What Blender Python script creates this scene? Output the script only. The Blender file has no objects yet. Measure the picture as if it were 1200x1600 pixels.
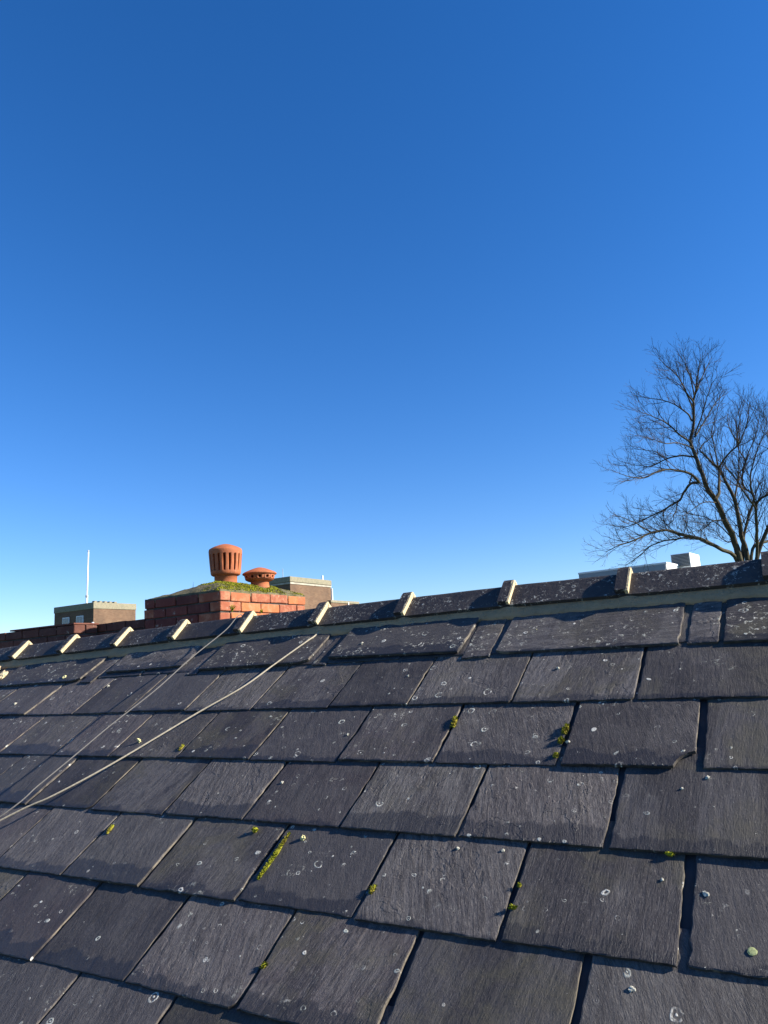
import bpy, bmesh, math, random
from mathutils import Vector, Matrix, noise

# ------------------------------------------------------------------ scene, camera, light
sc = bpy.context.scene
COL = sc.collection
random.seed(7)
R = math.radians

F_PX = 1144.8                       # focal length in pixels of the 1200 x 1600 photograph
PITCH, ROLL, YAW, THETA = 0.1976286, -0.06, -0.5274091, 0.56473
CAM = Vector((0, 0, 7.6))
fwd = Vector((0, math.cos(PITCH), math.sin(PITCH)))
_r = Vector((1, 0, 0)); _u = Vector((0, -math.sin(PITCH), math.cos(PITCH)))
RIGHT = math.cos(ROLL) * _r + math.sin(ROLL) * _u
UP = -math.sin(ROLL) * _r + math.cos(ROLL) * _u
U = Vector((math.cos(YAW), math.sin(YAW), 0))            # along the ridge
HH = Vector((-math.sin(YAW), math.cos(YAW), 0))          # level, across the ridge
V = HH * math.cos(THETA) + Vector((0, 0, math.sin(THETA)))   # up the slope
N = U.cross(V)                                           # out of the slope
Z = Vector((0, 0, 1))
S = 1.35                                                 # metres per roof unit

cam_d = bpy.data.cameras.new('camera'); cam = bpy.data.objects.new('camera', cam_d)
COL.objects.link(cam); sc.camera = cam
cam.matrix_world = Matrix(((RIGHT.x, UP.x, -fwd.x, CAM.x), (RIGHT.y, UP.y, -fwd.y, CAM.y),
                           (RIGHT.z, UP.z, -fwd.z, CAM.z), (0, 0, 0, 1)))
cam_d.sensor_fit = 'VERTICAL'; cam_d.sensor_height = 24; cam_d.lens = 24 * F_PX / 1600
cam_d.clip_start = 0.05; cam_d.clip_end = 3000

SUN_A, SUN_AZ = R(13.0), R(33)       # height above the roof slope, turn from the ridge up the slope
SUN = math.cos(SUN_A) * (math.cos(SUN_AZ) * U + math.sin(SUN_AZ) * V) + math.sin(SUN_A) * N
world = bpy.data.worlds.new('World'); sc.world = world; world.use_nodes = True
wn, wl = world.node_tree.nodes, world.node_tree.links
sky = wn.new('ShaderNodeTexSky'); sky.sky_type = 'NISHITA'; sky.sun_disc = False
sky.sun_elevation = math.asin(SUN.z); sky.sun_rotation = math.atan2(SUN.x, SUN.y)
sky.air_density = 1.0; sky.dust_density = 0.0; sky.ozone_density = 3.0; sky.altitude = 200
hsv = wn.new('ShaderNodeHueSaturation'); hsv.inputs['Saturation'].default_value = 1.3; hsv.inputs['Value'].default_value = 1.0
wl.new(sky.outputs[0], hsv.inputs['Color']); tint = wn.new('ShaderNodeMix'); tint.data_type = 'RGBA'; tint.blend_type = 'MULTIPLY'; tint.inputs[0].default_value = 1
tint.inputs[7].default_value = (.75, .795, 1.0, 1)          # the camera's cool white balance for the sky
wl.new(hsv.outputs[0], tint.inputs[6]); wl.new(tint.outputs[2], wn['Background'].inputs[0])
wn['Background'].inputs[1].default_value = 0.085
sun_d = bpy.data.lights.new('sun', 'SUN'); sun_d.energy = 5.0; sun_d.angle = R(0.53); sun_d.color = (1, 0.93, 0.82)
sun = bpy.data.objects.new('sun', sun_d); COL.objects.link(sun)
sun.rotation_euler = SUN.to_track_quat('Z', 'Y').to_euler()
sc.view_settings.view_transform = 'Standard'; sc.view_settings.look = 'None'
sc.view_settings.exposure = 1.2; sc.view_settings.gamma = 1.0

# ------------------------------------------------------------------ helpers
def ray(px, py):
    return fwd + ((px - 600) * RIGHT - (py - 800) * UP) / F_PX
def at_depth(px, py, d):
    return CAM + ray(px, py) * d
def on_plane(px, py, p0, nrm):
    d = ray(px, py); return CAM + d * ((p0 - CAM).dot(nrm) / d.dot(nrm))
def roof_uv(px, py, h=0.0):
    """pixel -> (u, v) on the plane h (roof units) above the slope"""
    d = ray(px, py); t = -(1 - h) / d.dot(N); X = d * t
    return X.dot(U), X.dot(V)
def nz(x, y=0.0, z=0.0):
    return noise.noise(Vector((x, y, z)))

def link(name, me, mat=None, parent=None):
    o = bpy.data.objects.new(name, me); COL.objects.link(o)
    if mat is not None and me is not None:
        if not me.materials: me.materials.append(mat)
    if parent is not None: o.parent = parent
    return o
def tag(o, label=None, cat=None, group=None, kind=None):
    for k, v in (('label', label), ('category', cat), ('group', group), ('kind', kind)):
        if v: o[k] = v
    return o
def empty(name, mat=None, parent=None):
    o = bpy.data.objects.new(name, None); COL.objects.link(o); o.empty_display_size = 0.1
    if mat is not None: o.matrix_world = mat
    if parent is not None: o.parent = parent
    return o
def mesh(name, verts, faces, smooth=False):
    me = bpy.data.meshes.new(name); me.from_pydata([tuple(v) for v in verts], [], faces); me.validate()
    if smooth: me.polygons.foreach_set('use_smooth', [True] * len(me.polygons))
    me.update(); return me
def box_mesh(name, x0, x1, y0, y1, z0, z1, bevel=0.0):
    bm = bmesh.new()
    bmesh.ops.create_cube(bm, size=1)
    for v in bm.verts:
        v.co = Vector((x0 + (v.co.x + .5) * (x1 - x0), y0 + (v.co.y + .5) * (y1 - y0), z0 + (v.co.z + .5) * (z1 - z0)))
    if bevel: bmesh.ops.bevel(bm, geom=bm.edges[:], offset=bevel, segments=1, affect='EDGES')
    me = bpy.data.meshes.new(name); bm.to_mesh(me); bm.free(); return me
def tube(pts, rads, sides=6, cap=True):
    """verts, faces of a tube along pts"""
    vs, fs = [], []
    n = len(pts)
    t0 = (pts[1] - pts[0]).normalized()
    a = t0.orthogonal().normalized()
    for i in range(n):
        t = (pts[min(i + 1, n - 1)] - pts[max(i - 1, 0)]).normalized()
        a = (a - t * a.dot(t)); a = a.normalized() if a.length > 1e-6 else t.orthogonal().normalized()
        b = t.cross(a)
        for k in range(sides):
            an = 2 * math.pi * k / sides
            vs.append(pts[i] + (a * math.cos(an) + b * math.sin(an)) * rads[i])
    for i in range(n - 1):
        for k in range(sides):
            k2 = (k + 1) % sides
            fs.append((i * sides + k, i * sides + k2, (i + 1) * sides + k2, (i + 1) * sides + k))
    if cap:
        fs.append(tuple(reversed(range(sides)))); fs.append(tuple((n - 1) * sides + k for k in range(sides)))
    return vs, fs
class MB:
    def __init__(s): s.v, s.f = [], []
    def add(s, vf):
        o = len(s.v); s.v += list(vf[0]); s.f += [tuple(i + o for i in f) for f in vf[1]]
    def mesh(s, name, smooth=False): return mesh(name, s.v, s.f, smooth)

# ------------------------------------------------------------------ materials
class Mat:
    """small node-graph writer"""
    def __init__(s, name, rough=0.8, spec=0.3):
        s.m = bpy.data.materials.new(name); s.m.use_nodes = True
        s.n, s.l = s.m.node_tree.nodes, s.m.node_tree.links
        s.b = s.n['Principled BSDF']; s.b.inputs['Roughness'].default_value = rough
        s.b.inputs['Specular IOR Level'].default_value = spec
    def node(s, t, **kw):
        n = s.n.new(t)
        for k, v in kw.items(): setattr(n, k, v)
        return n
    def put(s, sock, v):
        if isinstance(v, bpy.types.NodeSocket): s.l.new(v, sock)
        elif v is not None: sock.default_value = v
    def coord(s, which='Object', scale=(1, 1, 1), loc=(0, 0, 0), rot=(0, 0, 0), src=None):
        if src is None: src = s.node('ShaderNodeTexCoord').outputs[which]
        mp = s.node('ShaderNodeMapping'); s.l.new(src, mp.inputs[0])
        s.put(mp.inputs['Location'], loc); s.put(mp.inputs['Scale'], scale); s.put(mp.inputs['Rotation'], rot)
        return mp.outputs[0]
    def noise(s, vec, scale=5, detail=4, rough=0.55, dist=0, w=None):
        n = s.node('ShaderNodeTexNoise'); s.l.new(vec, n.inputs['Vector'])
        if w is not None:
            n.noise_dimensions = '4D'; s.put(n.inputs['W'], w)
        n.inputs['Scale'].default_value = scale; n.inputs['Detail'].default_value = detail
        n.inputs['Roughness'].default_value = rough; n.inputs['Distortion'].default_value = dist
        return n.outputs['Fac']
    def ramp(s, fac, a, b, lo=0.0, hi=1.0, smooth=True):
        n = s.node('ShaderNodeMapRange', interpolation_type='SMOOTHSTEP' if smooth else 'LINEAR')
        s.put(n.inputs[0], fac); s.put(n.inputs[1], a); s.put(n.inputs[2], b)
        s.put(n.inputs[3], lo); s.put(n.inputs[4], hi); return n.outputs[0]
    def math(s, op, a, b=None, c=None):
        n = s.node('ShaderNodeMath', operation=op)
        s.put(n.inputs[0], a)
        if b is not None: s.put(n.inputs[1], b)
        if c is not None: s.put(n.inputs[2], c)
        return n.outputs[0]
    def mix(s, fac, a, b, blend='MIX'):
        n = s.node('ShaderNodeMix', data_type='RGBA', blend_type=blend)
        s.put(n.inputs[0], fac)
        s.put(n.inputs[6], a if isinstance(a, bpy.types.NodeSocket) else (*a, 1))
        s.put(n.inputs[7], b if isinstance(b, bpy.types.NodeSocket) else (*b, 1))
        return n.outputs[2]
    def rnd(s): return s.node('ShaderNodeObjectInfo').outputs['Random']
    def bump(s, h, strength=0.5, dist=0.01, normal=None):
        n = s.node('ShaderNodeBump'); s.put(n.inputs['Height'], h)
        n.inputs['Strength'].default_value = strength; n.inputs['Distance'].default_value = dist
        if normal is not None: s.l.new(normal, n.inputs['Normal'])
        return n.outputs[0]
    def done(s, col, normal=None, rough=None):
        s.put(s.b.inputs['Base Color'], col if isinstance(col, bpy.types.NodeSocket) else (*col, 1))
        if normal is not None: s.l.new(normal, s.b.inputs['Normal'])
        if rough is not None: s.put(s.b.inputs['Roughness'], rough)
        return s.m

def lichen_rings(m, vec, scale, keep, w):
    """open pale rings and dots: one per kept Voronoi cell; returns a 0..1 mask"""
    jn = m.node('ShaderNodeTexNoise'); m.l.new(vec, jn.inputs['Vector']); jn.inputs['Scale'].default_value = scale * 2.4
    jn.inputs['Detail'].default_value = 2
    jit = m.node('ShaderNodeVectorMath', operation='MULTIPLY_ADD'); m.l.new(jn.outputs['Color'], jit.inputs[0])
    jit.inputs[1].default_value = (.26 / scale, .26 / scale, 0); m.l.new(vec, jit.inputs[2])
    v = m.node('ShaderNodeTexVoronoi', voronoi_dimensions='2D'); m.l.new(jit.outputs[0], v.inputs['Vector'])
    v.inputs['Scale'].default_value = scale
    sep = m.node('ShaderNodeSeparateColor'); m.l.new(v.outputs['Color'], sep.inputs[0])
    on = m.math('LESS_THAN', sep.outputs[0], keep)
    rad = m.ramp(m.math('POWER', sep.outputs[1], 1.6), 0, 1, .03, .15, False)
    d = v.outputs['Distance']
    ring = m.math('ABSOLUTE', m.math('SUBTRACT', d, rad))
    line = m.ramp(ring, .012, .042, 1, 0)
    gaps = m.ramp(m.noise(vec, scale * 2.6, 5, .7, w=w), .42, .58)
    core = m.math('MULTIPLY', m.ramp(d, .02, .045, 1, 0), m.math('GREATER_THAN', sep.outputs[2], .6))
    return m.math('MULTIPLY', on, m.math('MAXIMUM', m.math('MULTIPLY', line, gaps), core))

def slate_material(name, cross=False):
    m = Mat(name, 0.62, 0.30)
    rnd = m.rnd(); w = m.math('MULTIPLY', rnd, 60.0)
    oc = m.node('ShaderNodeTexCoord').outputs['Object']
    fr = lambda k: m.math('FRACT', m.math('MULTIPLY', rnd, k))
    rnd2, rnd3, rnd4, rnd5 = fr(17.31), fr(53.7), fr(91.13), fr(133.7)
    off = m.node('ShaderNodeCombineXYZ'); m.put(off.inputs[0], m.math('MULTIPLY', rnd, 37.)); m.put(off.inputs[1], w)
    ln = m.node('ShaderNodeVectorMath', operation='ADD'); m.l.new(oc, ln.inputs[0]); m.l.new(off.outputs[0], ln.inputs[1]); lo = ln.outputs[0]
    # every slate is riven at its own angle, some coarse, some smooth
    ang = m.node('ShaderNodeCombineXYZ'); m.put(ang.inputs[2], m.ramp(rnd2, 0, 1, -.45, .18, False))
    rot = m.node('ShaderNodeMapping'); m.l.new(oc, rot.inputs[0]); m.l.new(ang.outputs[0], rot.inputs['Rotation']); ro = rot.outputs[0]
    sc_ = (lambda k: (1, k, 1)) if cross else (lambda k: (k, 1, 1))
    grain = m.noise(m.coord(scale=sc_(6), src=ro), 15, 7, .68, .5, w)
    fine = m.noise(m.coord(scale=sc_(4), src=ro), 85, 5, .7, .3, w)
    micro = m.noise(m.coord(scale=sc_(2.2), src=ro), 230, 3, .7, .3, w)
    cloud = m.noise(oc, 6, 5, .6, .6, w); blotch = m.noise(oc, 26, 4, .6, .3, w)
    gs = m.ramp(rnd4, 0, 1, .35, 1.0, False)
    base = m.mix(m.ramp(rnd, .05, .95), (.042, .039, .042), (.092, .089, .089))
    base = m.mix(m.ramp(rnd5, .6, .9, 0, .8), base, (.072, .060, .062))
    base = m.mix(m.ramp(rnd3, .8, .95, 0, .8), base, (.100, .099, .092))
    col = m.mix(m.ramp(cloud, .36, .66, 0, .7), base, (.110, .105, .100))
    wash = m.noise(m.coord(scale=(1.7, .45, 1), src=ro), 3.4, 4, .55, .8, w)
    col = m.mix(m.math('MULTIPLY', m.ramp(wash, .49, .56), m.ramp(rnd2, .1, .8, .1, .72)), col, (.030, .028, .032))
    runs = m.noise(m.coord(scale=(7, .6, 1), src=oc), 5, 4, .6, .3, w)
    col = m.mix(m.math('MULTIPLY', m.ramp(runs, .56, .68), .45), col, (.026, .025, .028))
    col = m.mix(m.math('MULTIPLY', m.ramp(grain, .44, .62, 0, .75), gs), col, (.024, .022, .024))
    col = m.mix(m.math('MULTIPLY', m.ramp(grain, .46, .30, 0, .5), gs), col, (.150, .143, .135))
    col = m.mix(m.math('MULTIPLY', m.ramp(fine, .54, .68, 0, .6), gs), col, (.190, .182, .170))
    col = m.mix(m.math('MULTIPLY', m.ramp(fine, .47, .34, 0, .75), gs), col, (.016, .015, .017))
    col = m.mix(m.ramp(micro, .56, .70, 0, .45), col, (.200, .192, .18))
    col = m.mix(m.ramp(micro, .46, .34, 0, .5), col, (.016, .015, .017))
    scr = m.noise(m.coord(scale=(1, 9, 1), rot=(0, 0, .9), src=oc), 16, 4, .6, .2, w)
    col = m.mix(m.math('MULTIPLY', m.ramp(scr, .66, .74), .3), col, (.19, .18, .165))
    col = m.mix(1.0, col, m.mix(m.ramp(rnd4, .15, .85), (.70, .655, .655), (1.16, 1.08, 1.04)), 'MULTIPLY')
    # olive and brown film of algae on some slates
    film = m.math('MULTIPLY', m.ramp(m.noise(oc, 5, 4, .65, .8, w), .44, .66), m.ramp(rnd2, .3, .95, .05, .7))
    col = m.mix(film, col, (.078, .068, .043))
    # dressed edges: weathering and lichen, plus sunlit paleness painted into the colour
    tn = m.node('ShaderNodeNewGeometry'); vt = m.node('ShaderNodeVectorTransform', vector_type='NORMAL', convert_from='WORLD', convert_to='OBJECT')
    m.l.new(tn.outputs['True Normal'], vt.inputs[0]); sn = m.node('ShaderNodeSeparateXYZ'); m.l.new(vt.outputs[0], sn.inputs[0])
    edge = m.math('MULTIPLY', m.ramp(sn.outputs[2], .35, .8, 1, 0), m.ramp(blotch, .38, .62))
    col = m.mix(m.math('MULTIPLY', edge, .7), col, (.20, .17, .125))
    # damp tail: darker, wavy band along the lower edge
    sep = m.node('ShaderNodeSeparateXYZ'); m.l.new(oc, sep.inputs[0])
    wav = m.noise(m.coord(scale=(1, .3, 1), src=oc), 11, 5, .62, .6, w)
    lim = m.math('MULTIPLY_ADD', wav, .13, m.ramp(rnd3, 0, 1, -.070, .004, False))
    damp = m.ramp(m.math('SUBTRACT', sep.outputs[1], lim), -.005, .005, 1, 0)
    col = m.mix(m.math('MULTIPLY', damp, .62), col, (.017, .016, .018))
    # lichens: rings, dots, specks and crusts, plenty on some slates and few on others
    amount = m.ramp(rnd5, 0, 1, .9, 1.9, False) if cross else m.ramp(rnd5, 0, 1, .25, 1.25, False)
    l1 = lichen_rings(m, lo, 12, m.math('MULTIPLY', amount, .27), w); l2 = lichen_rings(m, lo, 25, m.math('MULTIPLY', amount, .30), w)
    l2 = m.math('MULTIPLY', l2, m.ramp(m.noise(oc, 9, 3, .6, .3, w), .42, .58))
    speck = m.math('MULTIPLY', m.ramp(m.noise(lo, 150, 3, .6), .70, .75), m.ramp(m.noise(lo, 9, 3, .5), .43, .58))
    crust = m.math('MULTIPLY', m.ramp(m.noise(lo, 60, 6, .72, .6), .56, .66), m.ramp(m.noise(lo, 7.5, 3, .6, .8), (.57 if not cross else .47), (.57 if not cross else .47) + .12))
    crust = m.math('MULTIPLY', crust, m.math('MULTIPLY', amount, .85))
    lic = m.math('MAXIMUM', m.math('MAXIMUM', l1, l2), m.math('MAXIMUM', speck, crust))
    lcol = m.mix(m.ramp(m.noise(lo, 20, 2, .5), .4, .6), (.58, .56, .49), (.42, .43, .37))
    col = m.mix(m.math('MULTIPLY', lic, .9), col, lcol)
    h = m.math('MULTIPLY', m.math('ADD', grain, m.math('MULTIPLY', fine, .55)), gs)
    h = m.math('ADD', h, m.math('MULTIPLY', micro, .2)); h = m.math('ADD', h, m.math('MULTIPLY', blotch, .5)); h = m.math('ADD', h, m.math('MULTIPLY', lic, .3))
    flk = m.noise(m.coord(scale=(1, .7, 1), src=ro), 5.5, 5, .62, .4, w)           # flaked layers with sharp steps
    for t in (.40, .60): h = m.math('ADD', h, m.math('MULTIPLY', m.ramp(flk, t, t + .016), m.ramp(rnd4, .5, .95, 0, .42)))
    return m.done(col, m.bump(h, 0.85, .006), m.ramp(damp, 0, 1, .70, .5, False))
M_SLATE = slate_material('slate'); M_SLATE_X = slate_material('slate_cross_grained', True)

def mortar_material(name, col, dark, bump=.6):
    m = Mat(name, .9, .2); oc = m.node('ShaderNodeTexCoord').outputs['Object']
    a = m.noise(oc, 9, 5, .6, .2); b = m.noise(oc, 120, 4, .6); c = m.noise(oc, 30, 4, .65)
    k = m.mix(m.ramp(a, .35, .7), col, dark); k = m.mix(m.ramp(c, .5, .75, 0, .5), k, tuple(x * .55 for x in col))
    k = m.mix(m.ramp(b, .6, .75, 0, .35), k, tuple(min(1, x * 1.7) for x in col))
    return m.done(k, m.bump(m.math('ADD', b, c), bump, .006))
M_MORTAR = mortar_material('bedding_mortar', (.42, .275, .15), (.33, .225, .13), 1.0)
M_POINT = mortar_material('pale_mortar', (.58, .47, .28), (.48, .39, .24))
M_FLAUNCH = mortar_material('flaunching_mortar', (.15, .13, .07), (.065, .06, .035), .9)
M_CORE = mortar_material('brick_mortar', (.11, .10, .085), (.05, .047, .042), .9)
M_CONC = mortar_material('weathered_concrete', (.27, .24, .165), (.19, .18, .125), .3)

def ridge_material():
    m = Mat('dark_ridge_clay', .68, .32); oc = m.node('ShaderNodeTexCoord').outputs['Object']
    rnd = m.rnd(); w = m.math('MULTIPLY', rnd, 40.)
    c1 = m.noise(oc, 8, 5, .65, .3, w); c2 = m.noise(oc, 60, 5, .7, 0, w)
    col = m.mix(m.ramp(c1, .35, .68), (.034, .028, .028), (.056, .046, .041))
    col = m.mix(m.ramp(c2, .5, .75, 0, .6), col, (.020, .020, .024))
    off = m.node('ShaderNodeCombineXYZ'); m.put(off.inputs[0], w); m.put(off.inputs[1], w)
    ad = m.node('ShaderNodeVectorMath', operation='ADD'); m.l.new(oc, ad.inputs[0]); m.l.new(off.outputs[0], ad.inputs[1])
    p = ad.outputs[0]
    big = m.ramp(m.noise(p, 9, 3, .6, .6), .40, .58)
    sp = m.math('MULTIPLY', m.ramp(m.noise(p, 80, 5, .7, .5), .56, .66), big)
    rg = m.math('MULTIPLY', lichen_rings(m, p, 17, .30, w), m.ramp(big, 0, 1, .35, 1))
    lic = m.math('MAXIMUM', sp, rg)
    col = m.mix(m.math('MULTIPLY', lic, .8), col, (.46, .46, .41))
    return m.done(col, m.bump(m.math('ADD', c2, m.math('MULTIPLY', lic, .5)), .5, .006))
M_RIDGE = ridge_material()

def brick_material(name, a, b, c):
    m = Mat(name, .88, .2); oc = m.node('ShaderNodeTexCoord').outputs['Object']; rnd = m.rnd(); w = m.math('MULTIPLY', rnd, 50.)
    n1 = m.noise(oc, 14, 5, .65, .3, w); n2 = m.noise(oc, 90, 4, .65, 0, w)
    col = m.mix(m.ramp(rnd, .1, .9), a, b)
    col = m.mix(m.ramp(n1, .42, .72, 0, .7), col, c)
    col = m.mix(m.ramp(n2, .55, .75, 0, .5), col, tuple(x * .4 for x in a))
    col = m.mix(m.math('MULTIPLY', m.ramp(m.noise(oc, 26, 3, .6, 0, w), .62, .72), .5), col, (.42, .38, .30))
    return m.done(col, m.bump(m.math('ADD', n1, n2), .7, .006))
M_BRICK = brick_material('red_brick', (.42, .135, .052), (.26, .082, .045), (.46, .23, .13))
M_BRICK_SHADE = brick_material('shaded_red_brick', (.16, .046, .034), (.105, .034, .028), (.20, .075, .055))  # the red brick again, with the front face's shade put into its colour
M_BRICK_OLD = brick_material('dark_brick', (.13, .050, .034), (.09, .04, .03), (.17, .08, .055))  # darker brick for the parapets

def terracotta():
    m = Mat('terracotta', .75, .25); oc = m.node('ShaderNodeTexCoord').outputs['Object']
    n1 = m.noise(oc, 9, 5, .6, .3); n2 = m.noise(oc, 70, 4, .6)
    col = m.mix(m.ramp(n1, .35, .7), (.40, .125, .048), (.29, .092, .042))
    col = m.mix(m.ramp(n2, .55, .78, 0, .5), col, (.27, .10, .05))
    col = m.mix(m.ramp(m.noise(m.coord(scale=(1, 1, .3)), 12, 4, .6), .58, .75, 0, .6), col, (.13, .065, .042))
    col = m.mix(m.math('MULTIPLY', m.ramp(m.noise(oc, 45, 5, .7, .4), .60, .70), .45), col, (.36, .30, .22))
    return m.done(col, m.bump(n2, .35, .004))
M_TERRA = terracotta()

def moss_material():
    m = Mat('moss', .95, .1); g = m.node('ShaderNodeNewGeometry'); rnd = g.outputs['Random Per Island']
    oc = m.node('ShaderNodeTexCoord').outputs['Object']
    col = m.mix(m.ramp(rnd, 0, 1), (.12, .145, .012), (.28, .27, .02))
    col = m.mix(m.ramp(m.noise(oc, 14, 3, .6), .5, .7, 0, .7), col, (.18, .125, .03))
    m.b.inputs['Subsurface Weight'].default_value = 0.0
    return m.done(col)
M_MOSS = moss_material()
def plain(name, col, rough=.7, spec=.3, var=.25, scale=20):
    m = Mat(name, rough, spec); oc = m.node('ShaderNodeTexCoord').outputs['Object']
    n = m.noise(oc, scale, 5, .6)
    k = m.mix(m.ramp(n, .3, .7), tuple(x * (1 - var) for x in col), tuple(min(1, x * (1 + var)) for x in col))
    return m.done(k, m.bump(n, .25, .004))
M_ROPE = plain('cream_rope', (.34, .30, .225), .85, .2, .18, 160)
M_WIRE = plain('grey_cord', (.11, .105, .10), .8, .2, .15, 160)
M_LICHEN = plain('pale_lichen', (.42, .40, .32), .95, .1, .25, 300)
M_LUMP = plain('yellow_lichen', (.55, .50, .25), .95, .1, .3, 200)
M_GLICHEN = plain('green_lichen', (.36, .38, .17), .95, .1, .2, 200)
M_DECK = plain('roof_underlay', (.045, .046, .052), .8, .2, .2, 12)
def bark():
    m = Mat('bark', .9, .15); oc = m.node('ShaderNodeTexCoord').outputs['Object']
    n = m.noise(oc, 6, 5, .65)
    col = m.mix(m.ramp(n, .35, .7), (.055, .046, .034), (.095, .085, .048))
    return m.done(col, m.bump(m.noise(oc, 30, 4, .6), .6, .02))
M_BARK = bark(); M_TWIG = plain('twig_bark', (.060, .044, .034), .85, .2, .25, 4)
M_WHITE = plain('white_render', (.72, .72, .70), .7, .3, .05, 1.5)
M_GREYMET = plain('grey_louvre_metal', (.11, .115, .12), .5, .4, .08, 6)
M_GLASS = plain('dark_window_glass', (.06, .075, .09), .12, .6, .1, 2)
M_STONE = plain('pale_stone', (.36, .33, .26), .8, .2, .2, 3)
M_WHITE_SHADE = plain('shaded_white_render', (.25, .27, .29), .5, .3, .06, .8)  # white wall's shaded side, painted as a darker grey
M_FRAME = plain('white_window_frame', (.75, .75, .72), .5, .4, .05, 5)
M_MAST = plain('white_mast_paint', (.80, .80, .78), .4, .4, .04, 5)
M_STEEL = plain('weathered_zinc', (.42, .44, .45), .5, .4, .15, 9)
M_GRASSG = plain('ground_grass', (.06, .085, .03), .95, .1, .35, .4)
def far_brick():
    m = Mat('far_brickwork', .9, .15); uv = m.node('ShaderNodeTexCoord').outputs['Object']
    sp = m.node('ShaderNodeSeparateXYZ'); m.l.new(uv, sp.inputs[0])
    cb = m.node('ShaderNodeCombineXYZ'); m.put(cb.inputs[0], m.math('ADD', sp.outputs[0], sp.outputs[1])); m.put(cb.inputs[1], sp.outputs[2])
    b = m.node('ShaderNodeTexBrick'); m.l.new(cb.outputs[0], b.inputs['Vector'])
    b.inputs['Scale'].default_value = 1; b.inputs['Brick Width'].default_value = .225; b.inputs['Row Height'].default_value = .075
    b.inputs['Mortar Size'].default_value = .008
    b.inputs['Color1'].default_value = (.135, .074, .045, 1); b.inputs['Color2'].default_value = (.185, .11, .066, 1); b.inputs['Mortar'].default_value = (.15, .125, .092, 1)
    n = m.noise(uv, .9, 4, .65); st = m.noise(m.coord(scale=(.6, .6, 4), src=uv), 1.6, 4, .6)
    k = m.mix(m.ramp(n, .4, .7, 0, .5), b.outputs['Color'], (.085, .058, .042))
    k = m.mix(m.ramp(st, .5, .7, 0, .45), k, (.21, .135, .08))
    return m.done(k, m.bump(b.outputs['Fac'], -.4, .01))
M_FARBRICK = far_brick()

# ------------------------------------------------------------------ ground and house below
g = link('ground', mesh('ground', [(-900, -900, 0), (900, -900, 0), (900, 900, 0), (-900, 900, 0)], [(0, 1, 2, 3)]), M_GRASSG)
tag(g, 'open grass ground around the buildings', 'ground', kind='structure')

# ------------------------------------------------------------------ the slate roof (local axes: x along the ridge, y up the slope, z out)
RO = CAM - S * N
ROOFM = Matrix(((U.x, V.x, N.x, RO.x), (U.y, V.y, N.y, RO.y), (U.z, V.z, N.z, RO.z), (0, 0, 0, 1)))
roof = empty('slate_roof', ROOFM)
tag(roof, 'dark weathered slate roof slope with clay ridge tiles filling the foreground', 'roof')
st_, ct_ = math.sin(THETA), math.cos(THETA)
L_UP = Vector((0, st_, ct_)); L_H = Vector((0, ct_, -st_))       # world up and level-back in roof axes
U0, U1 = -9.5, 5.0                                                # roof ends (roof units)

def ridge_v(u):                                                   # the ridge sags towards the left
    d = max(0.0, -u - 0.9); return 1.862 - 0.0155 * d - 0.0075 * d * d if d < 2.4 else 1.862 - 0.0155 * d - 0.0075 * 2.4 * d
APEX_V = 1.85
# deck of both slopes
fa = Vector((0, APEX_V * S, 0)); far_d = (L_H * ct_ - L_UP * st_)
dk = []
for u in (U0 * S, U1 * S):
    X = Vector((u, 0, 0))
    dk += [X + Vector((0, -1.9 * S, -.004)), X + fa + Vector((0, -.05, -.004)), X + fa + far_d * 5.4 + Vector((0, 0, -.004)),
           X + fa + far_d * 5.4 - L_UP * .2, X + fa - L_UP * .26, X + Vector((0, -1.9 * S, -.004)) - L_UP * .2]
deck = link('roof_deck', mesh('roof_deck', dk, [(0, 6, 7, 1), (1, 7, 8, 2), (2, 8, 9, 3), (3, 9, 10, 4), (4, 10, 11, 5), (5, 11, 6, 0), (0, 1, 4, 5), (1, 2, 3, 4), (6, 11, 10, 7), (7, 10, 9, 8)]), M_DECK, roof)

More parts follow.
